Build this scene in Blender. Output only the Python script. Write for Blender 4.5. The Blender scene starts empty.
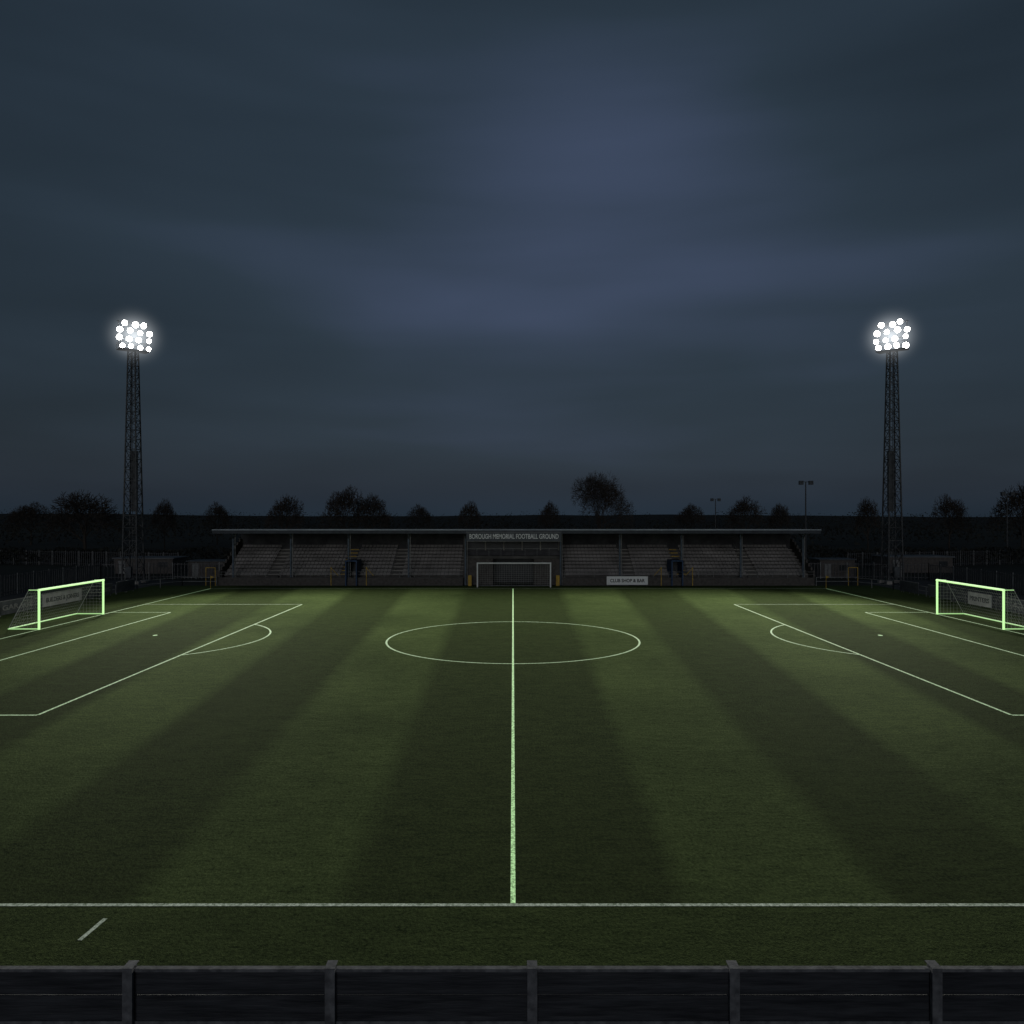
import bpy, bmesh, math, random
from mathutils import Vector, Matrix, noise
random.seed(7)
scene=bpy.context.scene
scene.view_settings.view_transform='Standard'
scene.view_settings.look='None'
scene.view_settings.exposure=0

# ---------------------------------------------------------------- materials
def nmat(name):
    m=bpy.data.materials.new(name); m.use_nodes=True
    nt=m.node_tree; b=nt.nodes['Principled BSDF']
    return m,nt,b
def simple(name,c1,c2=None,scale=3.0,rough=0.7,metal=0.0,emit=None,es=0.0,bump=0.0,stretch=(1,1,1)):
    m,nt,b=nmat(name)
    if c2 is None: c2=tuple(v*0.6 for v in c1)
    tc=nt.nodes.new('ShaderNodeTexCoord'); mp=nt.nodes.new('ShaderNodeMapping')
    mp.inputs['Scale'].default_value=stretch
    nz=nt.nodes.new('ShaderNodeTexNoise'); nz.inputs['Scale'].default_value=scale; nz.inputs['Detail'].default_value=4
    cr=nt.nodes.new('ShaderNodeValToRGB')
    cr.color_ramp.elements[0].position=0.3; cr.color_ramp.elements[1].position=0.7
    cr.color_ramp.elements[0].color=(*c2,1); cr.color_ramp.elements[1].color=(*c1,1)
    nt.links.new(tc.outputs['Object'],mp.inputs[0]); nt.links.new(mp.outputs[0],nz.inputs[0])
    nt.links.new(nz.outputs[0],cr.inputs[0]); nt.links.new(cr.outputs[0],b.inputs['Base Color'])
    b.inputs['Roughness'].default_value=rough; b.inputs['Metallic'].default_value=metal
    b.inputs['Specular IOR Level'].default_value=0.25
    if emit:
        b.inputs['Emission Color'].default_value=(*emit,1); b.inputs['Emission Strength'].default_value=es
    if bump:
        bp=nt.nodes.new('ShaderNodeBump'); bp.inputs['Strength'].default_value=bump; bp.inputs['Distance'].default_value=0.05
        nt.links.new(nz.outputs[0],bp.inputs['Height']); nt.links.new(bp.outputs[0],b.inputs['Normal'])
    return m

M={}
M['steel']=simple('dark_galvanised_steel',(0.10,0.10,0.105),(0.05,0.05,0.055),4,0.5,0.3)
M['bluesteel']=simple('blue_grey_column_paint',(0.10,0.13,0.17),(0.05,0.07,0.09),2,0.6,0.0)
M['tower']=simple('tower_steel',(0.09,0.095,0.10),(0.04,0.042,0.045),2,0.6,0.2)
M['roof']=simple('roof_sheet',(0.16,0.17,0.18),(0.09,0.10,0.11),1.0,0.8,0,stretch=(0.3,3,1))
M['fascia']=simple('fascia_board',(0.055,0.065,0.08),(0.03,0.035,0.045),1.5,0.6)
M['fascia_edge']=simple('fascia_edge',(0.42,0.46,0.52),(0.25,0.28,0.32),0.5,0.6)
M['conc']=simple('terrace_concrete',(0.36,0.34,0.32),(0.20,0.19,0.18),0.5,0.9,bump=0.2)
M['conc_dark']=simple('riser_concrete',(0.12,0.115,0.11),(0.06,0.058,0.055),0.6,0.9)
M['seat']=simple('seat_plastic',(0.28,0.265,0.26),(0.14,0.132,0.13),0.35,0.7)
M['wall']=simple('dark_brick_wall',(0.11,0.10,0.095),(0.06,0.055,0.052),3,0.9)
M['backwall']=simple('stand_back_wall',(0.08,0.08,0.085),(0.04,0.04,0.045),0.8,0.9)
M['blue']=simple('blue_paint',(0.03,0.07,0.15),(0.02,0.04,0.09),2,0.6)
M['yellow']=simple('yellow_paint',(0.55,0.36,0.06),(0.35,0.22,0.04),2,0.6)
M['glass']=simple('dark_glass',(0.03,0.035,0.04),(0.015,0.018,0.02),1,0.4)
M['white']=simple('white_paint',(0.82,0.83,0.82),(0.72,0.74,0.74),2,0.5)
M['board']=simple('weathered_white_board',(0.50,0.51,0.50),(0.28,0.29,0.29),1.3,0.6)
M['ink']=simple('black_lettering',(0.05,0.05,0.055),(0.03,0.03,0.03),2,0.7)
M['red']=simple('red_board',(0.16,0.04,0.03),(0.09,0.03,0.02),2,0.6)
M['darkboard']=simple('dark_board',(0.08,0.09,0.10),(0.04,0.045,0.05),2,0.6)
M['signbg']=simple('sign_background',(0.09,0.10,0.115),(0.06,0.065,0.075),2,0.6)
M['rail']=simple('rail_grey_paint',(0.24,0.25,0.25),(0.13,0.13,0.13),3,0.6)
M['barrier']=simple('barrier_panel',(0.046,0.050,0.060),(0.016,0.018,0.023),2.2,0.55,0,bump=0.45,stretch=(0.5,1,5))
M['barpost']=simple('barrier_post',(0.16,0.165,0.18),(0.06,0.063,0.072),6,0.8,0,bump=0.4)
M['bark']=simple('winter_bark',(0.055,0.045,0.037),(0.03,0.025,0.02),2,0.9)
M['far']=simple('distant_foliage',(0.035,0.036,0.03),(0.015,0.017,0.015),0.15,1.0)
M['net']=simple('net_cord',(0.45,0.47,0.45),(0.3,0.3,0.3),2,0.8)
M['glowpost']=simple('glowing_goal_paint',(0.75,0.8,0.72),(0.6,0.7,0.6),2,0.5,emit=(0.55,1.0,0.36),es=0.95)  # green glow put into the frame paint by emission
M['glowbase']=simple('glowing_goal_base_paint',(0.6,0.7,0.55),(0.5,0.6,0.5),2,0.5,emit=(0.52,1.0,0.34),es=0.5)  # weaker emission glow added to ground and side bars
M['lamp']=simple('floodlight_lens',(0.9,0.9,0.9),(0.9,0.9,0.9),2,0.3,emit=(1.0,0.98,0.93),es=45)

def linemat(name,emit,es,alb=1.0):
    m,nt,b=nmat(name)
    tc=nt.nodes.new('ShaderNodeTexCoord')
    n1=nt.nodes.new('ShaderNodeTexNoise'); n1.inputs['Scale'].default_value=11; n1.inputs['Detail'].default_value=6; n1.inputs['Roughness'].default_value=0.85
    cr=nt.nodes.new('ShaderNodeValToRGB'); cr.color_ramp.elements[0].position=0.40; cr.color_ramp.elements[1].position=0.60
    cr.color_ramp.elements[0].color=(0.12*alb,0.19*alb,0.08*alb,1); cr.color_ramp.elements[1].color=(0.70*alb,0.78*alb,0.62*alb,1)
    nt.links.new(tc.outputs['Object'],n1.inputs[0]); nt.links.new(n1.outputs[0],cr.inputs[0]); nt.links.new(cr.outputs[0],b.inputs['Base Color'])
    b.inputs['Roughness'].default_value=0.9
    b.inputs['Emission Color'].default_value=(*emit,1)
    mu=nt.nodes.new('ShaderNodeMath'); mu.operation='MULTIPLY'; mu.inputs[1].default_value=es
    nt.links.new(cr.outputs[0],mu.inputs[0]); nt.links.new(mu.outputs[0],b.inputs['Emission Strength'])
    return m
M['line']=linemat('glowing_line_paint',(0.6,1.0,0.48),0.45)  # green glow put into the paint by emission
M['line_dim']=linemat('line_paint_faint_glow',(0.75,0.9,0.85),0.12)  # same paint, differs only in its fainter added glow
M['line_glow']=linemat('line_paint_strong_glow',(0.52,1.0,0.38),0.80)  # same paint with the strongest added glow

# pitch grass
def grassmat(name,stripes=True):
    m,nt,b=nmat(name); N=nt.nodes; L=nt.links
    def math_(op,a,bb=None,c=None):
        n=N.new('ShaderNodeMath'); n.operation=op
        for i,v in enumerate((a,bb,c)):
            if v is None: continue
            if isinstance(v,(int,float)): n.inputs[i].default_value=v
            else: L.new(v,n.inputs[i])
        return n.outputs[0]
    tc=N.new('ShaderNodeTexCoord'); sp=N.new('ShaderNodeSeparateXYZ'); L.new(tc.outputs['Object'],sp.inputs[0])
    def nz(scale,detail=4,stretch=(1,1,1),rough=0.6):
        mp=N.new('ShaderNodeMapping'); mp.inputs['Scale'].default_value=stretch; L.new(tc.outputs['Object'],mp.inputs[0])
        n=N.new('ShaderNodeTexNoise'); n.inputs['Scale'].default_value=scale; n.inputs['Detail'].default_value=detail; n.inputs['Roughness'].default_value=rough
        L.new(mp.outputs[0],n.inputs[0]); return n.outputs[0]
    fine=nz(12,3,(1,0.8,1),0.9); med=nz(0.9,3,(0.6,1.6,1)); big=nz(0.07,2)
    grain=nz(2.4,4,(0.6,2.6,1),0.8)
    v=math_('MULTIPLY',fine,1.15); v=math_('ADD',v,math_('MULTIPLY',med,0.25)); v=math_('ADD',v,math_('MULTIPLY',big,0.35)); v=math_('ADD',v,math_('MULTIPLY',grain,0.65))
    v=math_('DIVIDE',v,2.4)
    cr=N.new('ShaderNodeValToRGB'); cr.color_ramp.elements[0].position=0.38; cr.color_ramp.elements[1].position=0.62
    cr.color_ramp.elements[0].color=(0.011,0.021,0.006,1); cr.color_ramp.elements[1].color=(0.088,0.122,0.042,1)
    L.new(v,cr.inputs[0])
    out=cr.outputs[0]
    if stripes:
        den=math_('ADD',math_('MULTIPLY',math_('SUBTRACT',sp.outputs[1],17.0),0.006),1.0)
        u=math_('DIVIDE',sp.outputs[0],den)
        u=math_('ADD',u,math_('MULTIPLY',math_('SUBTRACT',med,0.5),0.45))
        au=math_('ABSOLUTE',u)
        s=math_('SINE',math_('MULTIPLY',math_('SUBTRACT',au,4.0),math.pi/4.7))
        s=math_('MULTIPLY',s,4.0); s=math_('MINIMUM',math_('MAXIMUM',s,-1.0),1.0)
        amp=math_('MULTIPLY',math_('SUBTRACT',big,0.1),0.66)
        fac=math_('ADD',math_('MULTIPLY',s,amp),1.0)
        mx=N.new('ShaderNodeVectorMath'); mx.operation='SCALE'
        L.new(out,mx.inputs[0]); L.new(fac,mx.inputs['Scale']); out=mx.outputs[0]
    L.new(out,b.inputs['Base Color'])
    b.inputs['Roughness'].default_value=0.95; b.inputs['Specular IOR Level'].default_value=0.03
    bp=N.new('ShaderNodeBump'); bp.inputs['Strength'].default_value=0.7; bp.inputs['Distance'].default_value=0.06
    L.new(fine,bp.inputs['Height']); L.new(bp.outputs[0],b.inputs['Normal'])
    return m
M['grass']=grassmat('pitch_grass',True)
M['rough']=grassmat('surround_grass',False)
M['ground']=simple('dark_field',(0.035,0.036,0.026),(0.016,0.018,0.014),0.05,1.0)
M['asph']=simple('asphalt_path',(0.06,0.06,0.06),(0.035,0.035,0.036),0.8,0.95)

# ---------------------------------------------------------------- mesh builder
class MB:
    def __init__(s): s.v=[]; s.f=[]; s.mi=[]; s.mats=[]
    def mid(s,k):
        if k not in s.mats: s.mats.append(k)
        return s.mats.index(k)
    def box(s,x0,x1,y0,y1,z0,z1,k):
        n=len(s.v); s.v+=[(x0,y0,z0),(x1,y0,z0),(x1,y1,z0),(x0,y1,z0),(x0,y0,z1),(x1,y0,z1),(x1,y1,z1),(x0,y1,z1)]
        for f in ((0,3,2,1),(4,5,6,7),(0,1,5,4),(1,2,6,5),(2,3,7,6),(3,0,4,7)):
            s.f.append(tuple(n+i for i in f)); s.mi.append(s.mid(k))
    def beam(s,a,b,r,k,r2=None,n=4,caps=True):
        a=Vector(a); b=Vector(b); d=b-a
        if d.length<1e-6: return
        r2=r if r2 is None else r2
        d.normalize(); up=Vector((0,0,1)) if abs(d.z)<0.95 else Vector((0,1,0))
        e1=d.cross(up).normalized(); e2=d.cross(e1)
        o=len(s.v)
        for p,rr in ((a,r),(b,r2)):
            for i in range(n):
                t=2*math.pi*(i+0.5)/n
                s.v.append(tuple(p+(e1*math.cos(t)+e2*math.sin(t))*rr))
        m=s.mid(k)
        for i in range(n):
            j=(i+1)%n; s.f.append((o+i,o+j,o+n+j,o+n+i)); s.mi.append(m)
        if caps:
            s.f.append(tuple(o+i for i in reversed(range(n)))); s.mi.append(m)
            s.f.append(tuple(o+n+i for i in range(n))); s.mi.append(m)
    def quad(s,pts,k):
        o=len(s.v); s.v+=[tuple(p) for p in pts]; s.f.append(tuple(range(o,o+len(pts)))); s.mi.append(s.mid(k))
    def obj(s,name,loc=(0,0,0),parent=None):
        me=bpy.data.meshes.new(name); me.from_pydata(s.v,[],s.f); 
        for k in s.mats: me.materials.append(M[k])
        me.polygons.foreach_set('material_index',s.mi); me.update()
        o=bpy.data.objects.new(name,me); o.location=loc; scene.collection.objects.link(o)
        if parent: o.parent=parent
        return o
def empty(name,loc=(0,0,0)):
    e=bpy.data.objects.new(name,None); e.location=loc; scene.collection.objects.link(e); return e
def text(body,size,loc,rot,mat,parent,name='lettering',width=None):
    c=bpy.data.curves.new(name,'FONT'); c.body=body; c.size=size; c.extrude=0.01; c.align_x='CENTER'; c.align_y='CENTER'
    c.offset=0.012
    c.materials.append(M[mat]); o=bpy.data.objects.new(name,c); o.location=loc; o.rotation_euler=rot
    scene.collection.objects.link(o)
    if width:
        bpy.context.view_layer.update(); o.scale.x=width/max(o.dimensions.x,0.01)
    o.parent=parent; return o

# ---------------------------------------------------------------- ground
g=MB(); S=3000
g.quad([(-S,-200,0),(S,-200,0),(S,S,0),(-S,S,0)],'ground'); g.obj('ground')
p=MB(); p.quad([(-46,13.0,0.01),(46.5,13.0,0.01),(46.5,96,0.01),(-46,96,0.01)],'rough'); p.obj('grass_surround')
NT,FT,GL,GR=17.13,92.0,-37.0,38.3
p=MB(); p.quad([(GL-1.5,17.12,0.014),(GR+1.5,17.12,0.014),(GR+1.5,93.0,0.014),(GL-1.5,93.0,0.014)],'grass'); p.obj('football_pitch')

mk=MB(); Z=0.019; W=0.13
def lin(x0,y0,x1,y1,k='line',w=W,z=Z):
    d=Vector((x1-x0,y1-y0,0)); L=d.length; d.normalize(); n=Vector((-d.y,d.x,0))*w/2
    steps=max(1,int(L/1.0))
    for i in range(steps):
        a=Vector((x0,y0,z))+d*L*i/steps; b=Vector((x0,y0,z))+d*L*(i+1)/steps
        mk.quad([a-n,b-n,b+n,a+n],k)
def arc(cx,cy,r,a0,a1,k='line',n=96,z=Z+0.004):
    for i in range(n):
        t0=a0+(a1-a0)*i/n; t1=a0+(a1-a0)*(i+1)/n
        q=[(cx+rr*math.cos(t),cy+rr*math.sin(t),z) for rr,t in ((r-W/2,t0),(r+W/2,t0),(r+W/2,t1),(r-W/2,t1))]
        mk.quad(q,k)
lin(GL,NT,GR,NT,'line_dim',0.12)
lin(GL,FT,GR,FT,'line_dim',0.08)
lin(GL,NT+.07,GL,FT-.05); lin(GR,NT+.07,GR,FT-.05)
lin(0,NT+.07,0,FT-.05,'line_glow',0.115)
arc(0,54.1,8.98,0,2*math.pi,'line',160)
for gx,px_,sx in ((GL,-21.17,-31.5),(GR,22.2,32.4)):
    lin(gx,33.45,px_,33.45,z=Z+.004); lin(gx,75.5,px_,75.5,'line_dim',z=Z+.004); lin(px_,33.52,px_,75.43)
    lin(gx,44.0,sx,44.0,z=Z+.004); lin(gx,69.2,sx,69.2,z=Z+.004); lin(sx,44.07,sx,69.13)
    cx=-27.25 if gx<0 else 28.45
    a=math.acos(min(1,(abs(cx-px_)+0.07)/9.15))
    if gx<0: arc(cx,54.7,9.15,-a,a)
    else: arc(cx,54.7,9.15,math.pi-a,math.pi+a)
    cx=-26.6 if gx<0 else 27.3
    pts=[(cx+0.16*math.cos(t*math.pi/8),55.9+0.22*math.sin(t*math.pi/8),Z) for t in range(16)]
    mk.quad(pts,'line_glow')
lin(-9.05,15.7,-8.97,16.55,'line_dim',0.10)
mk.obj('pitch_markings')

# ---------------------------------------------------------------- goals
def goal(loc,width,h,depth,rotz,post,base):
    e=empty('football_goal',loc); e.rotation_euler=(0,0,rotz)
    f=MB(); w=width/2; r=0.085
    for s in (-1,1):
        f.beam((s*w,0,0),(s*w,0,h),r,post,n=8)
        f.beam((s*w,0,0.05),(s*w,depth,0.05),0.05,base,n=6)
        f.beam((s*w,0,h),(s*w,0.8,h),0.035,base,n=6)
        f.beam((s*w,0.8,h),(s*w,depth,0.05),0.03,'net',n=6)
    f.beam((-w-r,0,h),(w+r,0,h),r,post,n=8)
    f.beam((-w,depth,0.05),(w,depth,0.05),0.05,base,n=6)
    f.obj('frame',parent=e)
    n=MB(); t=0.008
    def cord(a,b): n.beam(a,b,t,'net',n=3,caps=False)
    k=int(width/0.3)
    for i in range(k+1):
        x=-w+width*i/k; cord((x,0,h),(x,0.8,h)); cord((x,0.8,h),(x,depth,0.05))
    for i in range(1,11):
        q=i/11; cord((-w,0.8+(depth-0.8)*q,h+(0.05-h)*q),(w,0.8+(depth-0.8)*q,h+(0.05-h)*q))
        for s in (-1,1):
            zz=h*(1-q); yb=0.8+(depth-0.8)*q; cord((s*w,0,zz),(s*w,yb,zz))
    for i in range(1,8):
        y=depth*i/8; zt=h if y<0.8 else h-(h-0.05)*(y-0.8)/(depth-0.8)
        for s in (-1,1): cord((s*w,y,0.05),(s*w,y,zt))
    n.obj('net',parent=e)
    return e
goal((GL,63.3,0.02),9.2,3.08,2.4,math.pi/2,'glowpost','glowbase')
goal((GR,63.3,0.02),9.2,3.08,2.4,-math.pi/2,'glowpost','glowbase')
goal((0.12,93.6,0.02),9.1,3.0,1.6,0,'white','rail')

# ---------------------------------------------------------------- grandstand
st=empty('grandstand')
L0,R0=-37.5,38.4
b=MB()
rows=9
def seg(x0,x1):
    for i in range(rows):
        y0=97.0+i*0.8; z=0.9+i*0.42
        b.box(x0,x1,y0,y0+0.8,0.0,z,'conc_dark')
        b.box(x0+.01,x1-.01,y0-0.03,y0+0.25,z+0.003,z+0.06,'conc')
aisles=[-31,-21.8,-15.0,15.0,21.8,31]
seg(L0,-6.4); seg(6.4,R0)
b.obj('terrace',parent=st)
s=MB()
def inaisle(x): return any(abs(x-a)<0.75 for a in aisles)
for i in range(rows):
    y0=97.0+i*0.8; z=0.9+i*0.42
    for (xa,xb) in ((L0+.1,-6.8),(6.8,R0-.1)):
        x=xa
        while x<xb-0.5:
            if not inaisle(x+0.24):
                jit=random.uniform(-.01,.01)
                s.box(x+0.03,x+0.47,y0+0.36,y0+0.70,z+0.32+jit,z+0.38+jit,'seat')
                s.box(x+0.03,x+0.47,y0+0.66,y0+0.71,z+0.385,z+0.66+jit,'seat')
            x+=0.5
s.obj('seats',parent=st)
w=MB()
for xa,xb in ((L0,-6.4),(6.4,R0)):
    w.box(xa,xb,96.0,96.2,0,0.95,'wall'); w.box(xa-.02,xb+.02,95.97,96.23,0.953,1.03,'conc_dark')
    x=xa+.2
    while x<xb:
        w.beam((x,96.1,1.03),(x,96.1,1.75),0.03,'rail'); x+=1.9
    w.beam((xa,96.1,1.75),(xb,96.1,1.75),0.03,'rail'); w.beam((xa,96.1,1.4),(xb,96.1,1.4),0.02,'rail')
w.box(L0-0.2,R0+0.2,104.3,104.5,0,6.8,'backwall')
for x in (L0-0.15,R0+0.15):
    for i in range(10):
        y0=96.3+i*0.8; w.box(x-.1,x+.1,y0,y0+0.797,0,1.9+i*0.43,'wall')
    w.beam((x,96.3,6.9),(x,104.2,6.8),0.08,'steel')
w.obj('walls',parent=st)
r=MB()
RX0,RX1=-37.9,38.8
n=len(r.v)
r.v+=[(RX0,94.8,7.05),(RX1,94.8,7.05),(RX1,105.2,6.95),(RX0,105.2,6.95),(RX0,94.8,7.20),(RX1,94.8,7.20),(RX1,105.2,7.10),(RX0,105.2,7.10)]
for f in ((0,3,2,1),(4,5,6,7),(0,1,5,4),(1,2,6,5),(2,3,7,6),(3,0,4,7)): r.f.append(tuple(n+i for i in f)); r.mi.append(r.mid('roof'))
r.box(RX0,RX1,94.70,94.795,6.68,7.08,'fascia'); r.box(RX0-.03,RX1+.03,94.66,94.794,7.085,7.23,'fascia_edge')
x=RX0+.5
while x<RX1:
    r.beam((x,94.9,6.95),(x,104.3,6.85),0.06,'steel'); x+=1.9
r.obj('roof',parent=st)
cxs=[-35.9,-28.5,-21.1,-13.4,-6.1,6.1,13.7,21.6,29.2,37.2]
c=MB()
for x in cxs:
    c.beam((x,96.5,0),(x,96.5,6.95),0.14,'bluesteel',n=4)
    c.beam((x,96.5,5.9),(x,95.2,6.95),0.06,'steel'); c.beam((x,96.5,5.9),(x,98.2,6.95),0.06,'steel')
    c.beam((x,96.5,6.85),(x,104.3,6.75),0.09,'steel')
    c.beam((x+.22,96.55,0),(x+.22,96.55,6.9),0.05,'rail')
c.obj('columns',parent=st)
a=MB()
for x in aisles:
    for i in range(rows):
        y0=97.0+i*0.8; z=0.9+i*0.42
        a.box(x-0.65,x+0.65,y0-0.06,y0+0.02,z-0.04,z+0.07,'yellow' if abs(abs(x)-21.8)<.1 else 'conc')
        a.box(x-0.6,x+0.6,y0+0.3,y0+0.7,z+.004,z+0.2,'conc_dark')
    a.beam((x-.72,97,1.8),(x-.72,103.4,5.2),0.03,'rail')
for x in (-20.6,20.9):
    a.box(x-0.75,x-0.60,95.6,98.4,0,3.1,'blue'); a.box(x+0.60,x+0.75,95.6,98.4,0,3.1,'blue')
    a.box(x-0.75,x+0.75,95.6,98.4,3.103,3.25,'blue'); a.box(x-.59,x+.59,98.2,98.35,0,3.1,'glass')
for x in (-23.2,-18.7,18.9,22.9):
    a.beam((x,95.9,0),(x,95.9,2.4),0.06,'yellow'); a.beam((x,95.9,2.3),(x+(0.9 if x<0 else -.9),95.9,1.3),0.04,'yellow')
for x in (-5.5,5.7):
    a.box(x-0.22,x+0.22,95.7,95.95,0,1.35,'yellow'); 
a.obj('aisles_and_gates',parent=st)
d=MB()
d.box(-6.3,-2.6,97.2,97.4,0,3.4,'wall'); d.box(2.7,6.3,97.2,97.4,0,3.4,'wall')
d.box(-2.6,2.7,100.8,101.0,0,3.4,'glass')
d.box(-6.3,6.3,96.9,98.4,3.403,3.75,'conc_dark')
d.box(-6.3,6.3,98.3,98.45,3.753,4.4,'backwall')
for i in range(5):
    xa=-6.0+i*2.4; d.box(xa+.1,xa+2.3,98.6,98.68,4.4,6.1,'glass')
    d.box(xa-.08,xa+.08,98.5,98.7,4.4,6.3,'conc')
d.box(5.92,6.08,98.5,98.7,4.4,6.3,'conc')
d.box(-6.3,6.3,98.72,98.9,3.7,6.8,'backwall')
for s_ in (-1,1):
    d.box(s_*6.3-.1,s_*6.3+.1,97.41,104.2,0,6.7,'wall')
d.beam((-6.2,96.9,4.7),(6.2,96.9,4.7),0.03,'rail')
for i in range(9): d.beam((-6.2+i*1.55,96.9,3.75),(-6.2+i*1.55,96.9,4.7),0.025,'rail')
d.obj('central_block',parent=st)
sg=MB(); sg.box(-5.85,6.1,94.50,94.62,5.75,6.85,'signbg'); 
for z in (5.72,6.88): sg.box(-5.9,6.15,94.48,94.64,z-.03,z+.03,'rail')
sg.obj('name_sign',parent=st)
text("BOROUGH MEMORIAL FOOTBALL GROUND",0.85,(0.12,94.48,6.3),(math.pi/2,0,0),'white',st,'sign_lettering',11.2)

def adboard(loc,w,h,bg,txt,rotz,ink='ink'):
    e=empty('advertising_board',loc); e.rotation_euler=(0,0,rotz)
    m=MB(); m.box(-w/2,w/2,-0.04,0.04,0.18,h,bg)
    m.box(-w/2-.04,w/2+.04,-0.05,0.05,h+.002,h+.06,'rail')
    for x in (-w/2+.15,0,w/2-.15): m.beam((x,0.08,0),(x,0.08,h),0.035,'rail')
    m.obj('panel',parent=e)
    if txt: text(txt,h*0.46,(0,-0.055,h*0.56),(math.pi/2,0,0),ink,e,'lettering',w*0.84)
    return e
adboard((14.45,95.1,0.01),5.2,1.25,'white','CLUB SHOP & BAR',0)

# ---------------------------------------------------------------- perimeter rails + boards
def rail_fence(name,pts,h=1.1,step=2.4):
    m=MB()
    for (x0,y0),(x1,y1) in zip(pts[:-1],pts[1:]):
        L=math.hypot(x1-x0,y1-y0); n=max(1,int(L/step))
        for i in range(n+1):
            x=x0+(x1-x0)*i/n; y=y0+(y1-y0)*i/n; m.beam((x,y,0),(x,y,h),0.05,'rail')
        for z in (h,h*0.55): m.beam((x0,y0,z),(x1,y1,z),0.04,'rail')
    return m.obj(name)
rail_fence('perimeter_rail',[(-45,30),(-45,90),(-42,95.5),(-37.6,95.5)])
rail_fence('perimeter_rail',[(45.5,30),(45.5,90),(43,95.5),(38.5,95.5)])
for i,(y,wd,bg,tx,ink) in enumerate([(61.5,5.5,'red','SPORTS','rail'),(68,5.0,'darkboard','GARAGE','rail'),(74.8,6.5,'board','BUILDERS & JOINERS','darkboard'),(81.5,5,'darkboard','TAXIS','rail'),(87,4,'darkboard','','ink')]):
    adboard((-44.8,y,0.01),wd,1.35,bg,tx,math.pi/2,ink)
for i,(y,wd,bg,tx,ink) in enumerate([(60.8,5.5,'darkboard','MOTORS','rail'),(67.5,5.0,'darkboard','CAFE','rail'),(73,3.6,'board','PRINTERS','darkboard'),(79.5,5,'darkboard','','ink'),(86,4,'darkboard','','ink')]):
    adboard((45.3,y,0.01),wd,1.35,bg,tx,-math.pi/2,ink)

def mesh_fence(name,pts,h=2.3):
    m=MB()
    for (x0,y0),(x1,y1) in zip(pts[:-1],pts[1:]):
        L=math.hypot(x1-x0,y1-y0); n=max(1,int(L/3.0))
        for i in range(n+1):
            x=x0+(x1-x0)*i/n; y=y0+(y1-y0)*i/n; m.beam((x,y,0),(x,y,h+.1),0.06,'rail')
        k=int(L/0.45)
        for i in range(k):
            x=x0+(x1-x0)*i/k; y=y0+(y1-y0)*i/k; m.beam((x,y,0.05),(x,y,h),0.05,'steel',n=4)
        for z in (0.4,h-.15): m.beam((x0,y0,z),(x1,y1,z),0.04,'steel')
    return m.obj(name)
mesh_fence('boundary_fence',[(-56,50),(-57,104),(-38.5,107)])
mesh_fence('boundary_fence',[(56.5,50),(57.5,104),(40,107)])
mesh_fence('boundary_fence',[(-130,150),(-57,128)],2.6)
mesh_fence('boundary_fence',[(130,150),(57,128)],2.6)

p=MB(); p.quad([(-56,40,0.006),(-46.02,40,0.006),(-46.02,104,0.006),(-57,104,0.006)],'asph'); p.quad([(46.52,40,0.006),(56.5,40,0.006),(57.5,104,0.006),(46.52,104,0.006)],'asph'); p.obj('footpath')

def shed(name,x,y,w,dp,h,roofk='roof'):
    e=empty(name,(x,y,0)); m=MB()
    m.box(-w/2,w/2,0,dp,0,h,'wall'); m.obj('walls',parent=e)
    m=MB(); m.box(-w/2-.25,w/2+.25,-.25,dp+.25,h+.003,h+.16,roofk); m.obj('roof',parent=e)
    m=MB(); m.box(-w/2+.6,-w/2+1.6,-.04,.0-.003,0,2.0 if h>2.1 else h-.2,'rail'); m.box(w/2-2.2,w/2-.8,-.04,-.003,1.0,min(1.8,h-.2),'glass'); m.obj('door_and_window',parent=e)
shed('storage_shed',-57,116,9,5,2.3); shed('storage_shed',-44.5,110,6,3.5,2.2,'darkboard')
shed('storage_shed',47,109,5,3.5,2.5,'darkboard'); shed('storage_shed',64,118,10,5,2.4)
def gate(x,y,h=2.3,w=1.2):
    m=MB()
    for s_ in (-1,1): m.beam((x+s_*w/2,y,0),(x+s_*w/2,y,h),0.05,'yellow')
    m.beam((x-w/2,y,h),(x+w/2,y,h),0.05,'yellow'); m.beam((x-w/2,y,h*.45),(x+w/2,y,h*.45),0.04,'rail'); m.obj('pedestrian_gate')
gate(-38.6,96); gate(43.5,96.2)
for x in (GL,GR):
    m=MB(); m.beam((x,FT,0),(x,FT,1.6),0.03,'yellow',n=6); m.quad([(x,FT,1.6),(x,FT,1.25),(x+.42,FT+.05,1.42)],'yellow'); m.obj('corner_flag')

# ---------------------------------------------------------------- near barrier
nb=empty('spectator_barrier')
m=MB(); D=13.0
m.box(-26,26,D-.03,D+.03,0.62,1.02,'barrier'); m.box(-26,26,D-.025,D+.035,0.16,0.605,'barrier'); m.obj('panels',parent=nb)
m=MB(); m.box(-26,26,D-.06,D+.04,1.023,1.075,'barpost'); m.box(-26,26,D-.05,D-.032,0.12,0.17,'barpost'); m.obj('top_rail',parent=nb)
m=MB(); x=-6.60-3.465*6
while x<26:
    m.box(x-.085,x+.085,D-.14,D-.061,0,1.12,'barpost'); m.box(x-.05,x+.05,D+.042,D+.10,0,1.10,'barpost')
    m.box(x-.088,x+.088,D-.143,D+.10,1.123,1.135,'barpost'); x+=3.465
m.obj('posts',parent=nb)

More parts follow.
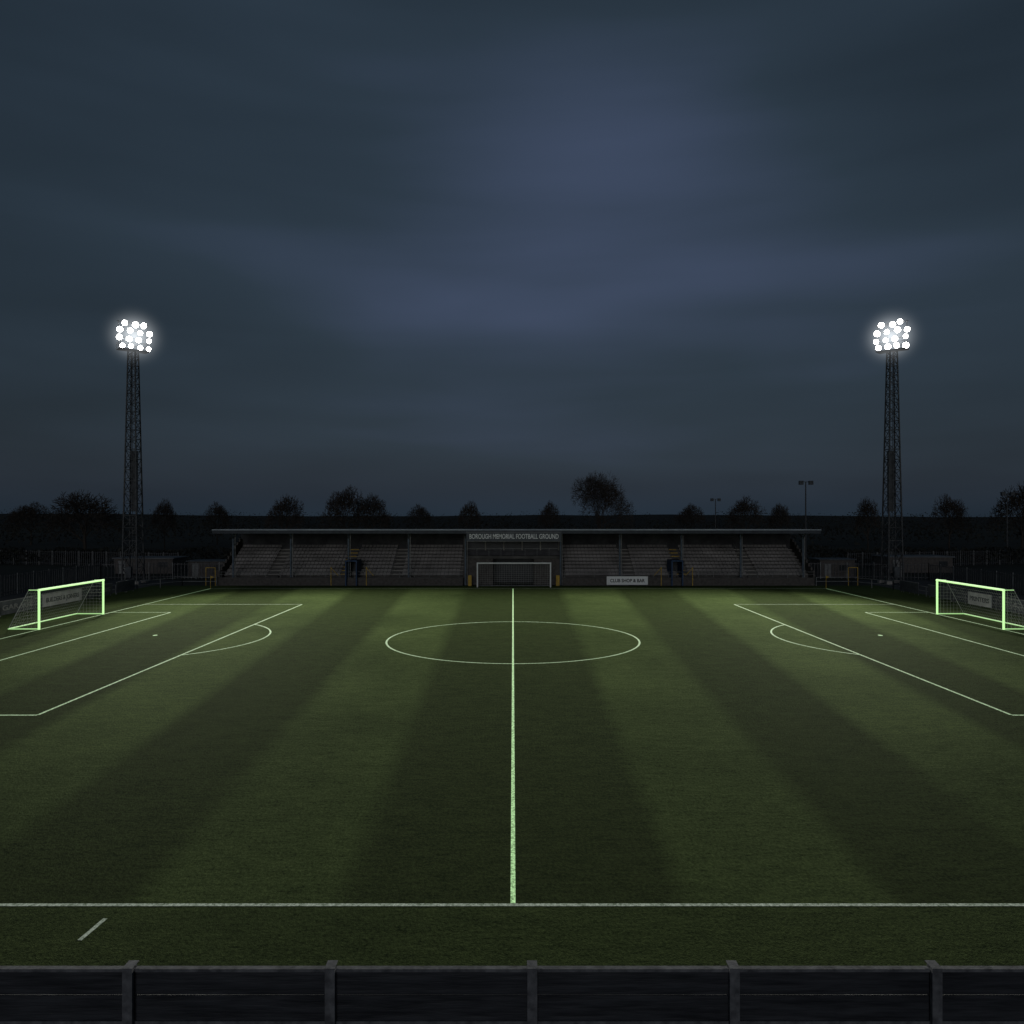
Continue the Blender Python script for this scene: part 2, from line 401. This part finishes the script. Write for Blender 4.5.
# ---------------------------------------------------------------- floodlight towers
def tower(x,y,rot_target):
    e=empty('floodlight_tower',(x,y,0))
    m=MB(); H=30.6
    B0,B1=0.98,0.46
    def hw(z): return B0-(B0-B1)*min(1,z/H)
    z=0.3; zs=[0.3]
    while z<H: 
        z+=max(1.2,hw(z)*1.9); zs.append(min(z,H))
    cs=[(-1,-1),(1,-1),(1,1),(-1,1)]
    for sx,sy in cs:
        m.beam((sx*hw(0),sy*hw(0),0),(sx*hw(H),sy*hw(H),H),0.12,'tower',r2=0.09)
        m.box(sx*B0-.35,sx*B0+.35,sy*B0-.35,sy*B0+.35,0,0.4,'conc')
    for i in range(len(zs)-1):
        a_,b_=zs[i],zs[i+1]
        for k in range(4):
            s0=cs[k]; s1=cs[(k+1)%4]
            m.beam((s0[0]*hw(b_),s0[1]*hw(b_),b_),(s1[0]*hw(b_),s1[1]*hw(b_),b_),0.045,'tower',caps=False)
            m.beam((s0[0]*hw(a_),s0[1]*hw(a_),a_),(s1[0]*hw(b_),s1[1]*hw(b_),b_),0.04,'tower',caps=False)
            if i%2==k%2: m.beam((s1[0]*hw(a_),s1[1]*hw(a_),a_),(s0[0]*hw(b_),s0[1]*hw(b_),b_),0.04,'tower',caps=False)
    for s_ in (-.22,.22): m.beam((s_,0.25,1),(s_,0.25,H),0.035,'tower')
    zz=1
    while zz<H: m.beam((-.22,.25,zz),(.22,.25,zz),0.02,'tower',caps=False); zz+=0.35
    m.box(-.42,.42,.30,.45,9.5,17.5,'darkboard')
    m.box(-.35,.35,-hw(1)-.35,-hw(1)-.02,0.9,2.3,'darkboard')
    m.obj('lattice_mast',parent=e)
    d=Vector((rot_target[0]-x,rot_target[1]-y,0)).normalized()
    ang=math.atan2(d.y,d.x)-(-math.pi/2)
    h=MB(); z0=30.6
    h.box(-1.8,1.8,-0.8,0.8,z0,z0+.12,'tower')
    for xx in (-1.8,1.8):
        for yy in (-.8,.8): h.beam((xx,yy,z0+.1),(xx,yy,z0+1.0),0.035,'tower')
    for yy in (-.8,.8): h.beam((-1.8,yy,z0+1.0),(1.8,yy,z0+1.0),0.03,'tower')
    zr=[z0+.65,z0+1.65,z0+2.65,z0+3.65]
    for z_ in zr: h.beam((-2.0,0,z_),(2.0,0,z_),0.06,'tower')
    for x_ in (-1.8,-0.6,0.6,1.8): h.beam((x_,0.05,z0),(x_,0.05,z0+3.8),0.05,'tower')
    tilt=math.radians(26)
    rowsx=[(zr[0],[-1.5,-.45,0.75,1.75]),(zr[1],[-1.85,-0.65,0.55,1.85]),(zr[2],[-1.75,-0.5,0.8,1.9]),(zr[3],[-1.2,0.15,1.1])]
    dirn=Vector((0,-math.cos(tilt),-math.sin(tilt)))
    for z_,xl in rowsx:
        for xx in xl:
            o=Vector((xx,-0.12,z_+random.uniform(-.1,.1)))
            dd=(dirn+Vector((random.uniform(-.25,.25),0,random.uniform(-.1,.1)))).normalized()
            R=random.uniform(.30,.40)
            h.beam(o,o+dd*0.25,0.14,'tower',r2=R-.01,n=12)
            h.beam(o+dd*0.252,o+dd*0.36,R+.01,'tower',r2=R+.03,n=14,caps=False)
            h.beam(o+dd*0.30,o+dd*0.345,R-.02,'lamp',n=14)
    ho=h.obj('lamp_head',parent=e); ho.rotation_euler=(0,0,ang)
    ld=bpy.data.lights.new('flood_beam','SPOT'); ld.energy=130000; ld.spot_size=math.radians(80); ld.spot_blend=1.0
    ld.shadow_soft_size=1.6; ld.color=(1.0,0.98,0.88)
    lo=bpy.data.objects.new('flood_beam',ld); scene.collection.objects.link(lo); lo.parent=e
    aim=Vector((rot_target[0]-x,rot_target[1]-y,-32.4)).normalized()
    lo.location=Vector((0,0,32.4))+aim*6.6
    lo.rotation_euler=aim.to_track_quat('-Z','Y').to_euler()
    me=bpy.data.meshes.new('lamp_glow'); bm=bmesh.new(); bmesh.ops.create_icosphere(bm,subdivisions=4,radius=5.2); bm.to_mesh(me); bm.free()  # added glow sphere imitating lamp glare, nothing scatters inside it
    vm=bpy.data.materials.get('lamp_halo_emission')
    if not vm:
        vm=bpy.data.materials.new('lamp_halo_emission'); vm.use_nodes=True; nt=vm.node_tree; nt.nodes.clear()  # emission fading with radius, painted halo around the lamps
        out=nt.nodes.new('ShaderNodeOutputMaterial'); vs=nt.nodes.new('ShaderNodeEmission')
        tc=nt.nodes.new('ShaderNodeTexCoord'); ln=nt.nodes.new('ShaderNodeVectorMath'); ln.operation='LENGTH'
        nt.links.new(tc.outputs['Object'],ln.inputs[0])
        mr=nt.nodes.new('ShaderNodeMapRange'); mr.inputs['From Min'].default_value=0.0; mr.inputs['From Max'].default_value=5.2
        mr.inputs['To Min'].default_value=1; mr.inputs['To Max'].default_value=0
        nt.links.new(ln.outputs['Value'],mr.inputs['Value'])
        pw=nt.nodes.new('ShaderNodeMath'); pw.operation='POWER'; pw.inputs[1].default_value=4.2; nt.links.new(mr.outputs[0],pw.inputs[0])
        ml=nt.nodes.new('ShaderNodeMath'); ml.operation='MULTIPLY'; ml.inputs[1].default_value=0.45; nt.links.new(pw.outputs[0],ml.inputs[0])
        vs.inputs['Color'].default_value=(0.90,0.96,1,1)
        nt.links.new(ml.outputs[0],vs.inputs['Strength']); nt.links.new(vs.outputs[0],out.inputs['Volume'])
    me.materials.append(vm); mo=bpy.data.objects.new('lamp_glow',me); scene.collection.objects.link(mo); mo.parent=e; mo.location=(d.x*.4,d.y*.4,32.45)
tower(-50.0,99,(-6,55)); tower(49.9,99,(6,55))

def column(x,y,h,heads=2,name='lamp_column'):
    m=MB(); m.beam((x,y,0),(x,y,h),0.16,'tower',r2=0.09,n=8)
    m.beam((x-1.0,y,h),(x+1.0,y,h),0.07,'tower')
    for s_ in (-1,1): m.box(x+s_*0.85-.35,x+s_*.85+.35,y-.35,y+.1,h-.5,h+.18,'darkboard')
    m.obj(name)
column(50.6,130,14.8); column(49,182,13); column(92,140,13.2)

# ---------------------------------------------------------------- trees
def tree_mesh(name,seed,H,spread,depth=7,tw=0.02):
    rnd=random.Random(seed); m=MB()
    def grow(p,d,L,r,lev):
        mid=p+d*L*0.5+Vector((rnd.uniform(-1,1),rnd.uniform(-1,1),rnd.uniform(-.3,.6)))*L*0.07
        q=mid+(d+Vector((rnd.uniform(-1,1),rnd.uniform(-1,1),rnd.uniform(-.2,.5)))*0.18).normalized()*L*0.5
        n=6 if lev<2 else 3
        r1=max(r*0.85,tw); r2=max(r*0.68,tw)
        m.beam(p,mid,max(r,tw),'bark',r2=r1,n=n,caps=False); m.beam(mid,q,r1,'bark',r2=r2,n=n,caps=False)
        if lev>=depth: return
        k=5 if lev==0 else 4 if lev<2 else 3
        base=rnd.uniform(0,6.28)
        dd=(q-mid).normalized()
        for i in range(k):
            a=base+i*2*math.pi/k+rnd.uniform(-.5,.5); t=rnd.uniform(0.35,0.8)*spread
            up=Vector((0,0,1)) if abs(dd.z)<.95 else Vector((1,0,0))
            e1=dd.cross(up).normalized(); e2=dd.cross(e1)
            nd=(dd*math.cos(t)+(e1*math.cos(a)+e2*math.sin(a))*math.sin(t)); nd.z+=0.10 if lev<3 else -0.02; nd.normalize()
            start=q if rnd.random()<.6 else mid+(q-mid)*rnd.uniform(.2,.9)
            grow(start,nd,L*rnd.uniform(0.70,0.84),r2*0.72,lev+1)
    grow(Vector((0,0,0)),Vector((0,0,1)),H*0.22,H*0.020,0)
    o=m.obj(name); return o
t1=tree_mesh('bare_tree',3,17,1.05,7,0.020)
t2=tree_mesh('bare_tree',11,17,1.15,6,0.045)
t3=tree_mesh('bare_tree',23,17,1.15,6,0.045)
def norm(o):
    zs=sorted(v.co.z for v in o.data.vertices); xs=sorted(v.co.x for v in o.data.vertices); n=len(xs)
    return zs[int(n*.985)],xs[int(n*.985)]-xs[int(n*.015)],(xs[int(n*.985)]+xs[int(n*.015)])/2
dims=[norm(t) for t in (t1,t2,t3)]
def px(x,d): return (x-513)*d/752
first=[True,True,True]
def place(i,x,y,h,wd,rot):
    src=(t1,t2,t3)[i]
    if first[i]: o=src; first[i]=False
    else:
        o=bpy.data.objects.new('bare_tree',src.data); scene.collection.objects.link(o)
    sc=h/dims[i][0]; sw=wd/dims[i][1]
    o.location=(x-dims[i][2]*sw*math.cos(rot),y,0)
    o.scale=(sw,sw,sc); o.rotation_euler=(0,0,rot)
place(0,19.1,160,17.2,11.0,0)
for (i,xp,d,h,wd,rt) in [(1,85,170,13.6,14.0,1.0),(2,165,200,12.6,6,2),(1,285,200,13.6,9,3.2),(2,345,185,15.2,10,0.4),(1,370,190,13.6,10,4.4),
                       (2,470,230,12.7,7,1.4),(1,549,230,12.7,6,2.2),(2,745,200,13.2,9,5.0),(1,868,200,13.0,6,0.2),(2,950,190,13.4,8,3.1),(1,1022,170,15.4,11,2.7),(2,218,230,12.4,7,2.9),
                       (1,780,240,12.2,7,.9),(2,420,260,12.2,8,2.6),(1,690,260,12.4,9,1.9),(2,30,230,12.3,12,.3)]:
    place(i,px(xp,d),d,h,wd,rt)

m=MB(); rnd=random.Random(5)
def topz(x,y):
    return 6.9+2.0*noise.noise(Vector((x*0.02,y*.1,1.3)))+2.2*noise.noise(Vector((x*0.09,y,4.0)))+2.2*noise.noise(Vector((x*0.33,y,9.0)))
for (yy,n,base) in ((225,10000,0.3),(255,10000,1.8),(300,9000,3.3)):
    for i in range(n):
        x=rnd.uniform(-1.0,1.0)*yy*0.95; T=topz(x,yy)+base; z=T*rnd.random()**0.45; s=rnd.uniform(.3,0.9)*(1.2-0.7*z/T)
        y=yy+rnd.uniform(-7,7); v=[Vector((x,y,z))+Vector((rnd.uniform(-1,1),rnd.uniform(-1,1),rnd.uniform(-1,1)))*s for _ in range(3)]
        for q in v: q.z=max(q.z,0.02)
        m.quad(v,'far')
m.obj('distant_trees')
m=MB()
for i in range(9000):
    side=rnd.choice((-1,1)); x=side*rnd.uniform(38,120); y=128+abs(x)*0.12+rnd.uniform(-2,2); T=3.0+1.6*noise.noise(Vector((x*.12,2,3)))
    z=T*rnd.random()**.6; v=[Vector((x,y,z))+Vector((rnd.uniform(-1,1),rnd.uniform(-1,1),rnd.uniform(-1,1)))*.45 for _ in range(3)]
    for q in v: q.z=max(q.z,0.02)
    m.quad(v,'far')
m.obj('hedge')
m=MB(); n=80; prev=None
for i in range(n+1):
    x=-900+1800*i/n; z=9.5+3.5*noise.noise(Vector((x*.004,3,0)))+1.0*noise.noise(Vector((x*.02,1,0)))
    if prev: m.quad([(prev[0],520,0),(x,520,0),(x,640,z),(prev[0],640,prev[1])],'far')
    prev=(x,z)
m.obj('hills')

# ---------------------------------------------------------------- world
w=bpy.data.worlds.new("World"); scene.world=w; w.use_nodes=True
nt=w.node_tree; N=nt.nodes; L=nt.links; N.clear()
out=N.new('ShaderNodeOutputWorld')
def mth(op,a,b=None,c=None):
    n=N.new('ShaderNodeMath'); n.operation=op
    for i,v in enumerate((a,b,c)):
        if v is None: continue
        if isinstance(v,(int,float)): n.inputs[i].default_value=v
        else: L.new(v,n.inputs[i])
    return n.outputs[0]
tc=N.new('ShaderNodeTexCoord'); nv=N.new('ShaderNodeVectorMath'); nv.operation='NORMALIZE'; L.new(tc.outputs['Generated'],nv.inputs[0])
sp=N.new('ShaderNodeSeparateXYZ'); L.new(nv.outputs[0],sp.inputs[0])
az=mth('ARCTAN2',sp.outputs[0],sp.outputs[1]); el=sp.outputs[2]
def noi(stretch,scale,detail,dist=0.0,rough=.5,off=(0,0,0)):
    mp=N.new('ShaderNodeMapping'); mp.inputs['Scale'].default_value=stretch; mp.inputs['Location'].default_value=off; L.new(nv.outputs[0],mp.inputs[0])
    n=N.new('ShaderNodeTexNoise'); n.inputs['Scale'].default_value=scale; n.inputs['Detail'].default_value=detail; n.inputs['Distortion'].default_value=dist; n.inputs['Roughness'].default_value=rough
    L.new(mp.outputs[0],n.inputs[0]); return n.outputs[0]
n1=noi((1,1,4.0),1.4,3,0.3,.42); n2=noi((1,1,7),2.0,3,0.3,.45,(3,1,2)); 
wob=noi((1,1,2),2.0,2,0,.5,(5,5,5))
el2=mth('ADD',el,mth('MULTIPLY',mth('SUBTRACT',wob,0.5),0.14))
def gau(a0,e0,sa,se):
    A=mth('DIVIDE',mth('SUBTRACT',az,a0),sa); E=mth('DIVIDE',mth('SUBTRACT',el2,e0),se)
    q=mth('ADD',mth('MULTIPLY',A,A),mth('MULTIPLY',E,E)); return mth('EXPONENT',mth('MULTIPLY',q,-1.0))
v=mth('MULTIPLY',gau(0.14,0.42,0.26,0.11),0.34)
v=mth('ADD',v,mth('MULTIPLY',gau(0.14,0.265,0.34,0.045),0.24))
v=mth('ADD',v,mth('MULTIPLY',gau(0.0,0.32,0.50,0.28),0.32))
v=mth('ADD',v,mth('MULTIPLY',mth('SUBTRACT',n1,0.5),0.60))
v=mth('ADD',v,mth('MULTIPLY',mth('SUBTRACT',n2,0.5),0.32))
v=mth('ADD',v,0.16)
cr=N.new('ShaderNodeValToRGB'); e=cr.color_ramp.elements
e[0].position=0.0; e[0].color=(0.0095,0.0165,0.0245,1); e[1].position=1.0; e[1].color=(0.060,0.082,0.150,1)
x_=e.new(0.4); x_.color=(0.022,0.036,0.054,1)
L.new(v,cr.inputs[0])
bg=N.new('ShaderNodeBackground'); L.new(cr.outputs[0],bg.inputs['Color']); bg.inputs['Strength'].default_value=1.0
sky=N.new('ShaderNodeTexSky'); sky.sky_type='NISHITA'; sky.sun_disc=False; sky.sun_elevation=math.radians(1.0); sky.sun_rotation=math.radians(180)
bg2=N.new('ShaderNodeBackground'); L.new(sky.outputs[0],bg2.inputs['Color']); bg2.inputs['Strength'].default_value=0.004
ad=N.new('ShaderNodeAddShader'); L.new(bg.outputs[0],ad.inputs[0]); L.new(bg2.outputs[0],ad.inputs[1]); L.new(ad.outputs[0],out.inputs['Surface'])
try:
    w.cycles.sampling_method='MANUAL'; w.cycles.sample_map_resolution=256
except Exception: pass

sd=bpy.data.lights.new('dusk_fill','SUN'); sd.energy=0.33; sd.angle=math.radians(25); sd.color=(0.95,0.97,1.0)  # added soft fill from behind the camera, standing in for overcast dusk light
so=bpy.data.objects.new('dusk_fill',sd); scene.collection.objects.link(so)
so.rotation_euler=Vector((0.1,1.0,-0.17)).to_track_quat('-Z','Y').to_euler()

# ---------------------------------------------------------------- camera
cd=bpy.data.cameras.new('camera'); cd.sensor_width=36; cd.lens=752/1024*36; cd.shift_y=4.2/1024; cd.shift_x=-1/1024
cd.clip_end=8000
co=bpy.data.objects.new('camera',cd); scene.collection.objects.link(co); co.location=(0,0,8.87); co.rotation_euler=(math.pi/2,0,0)
scene.camera=co
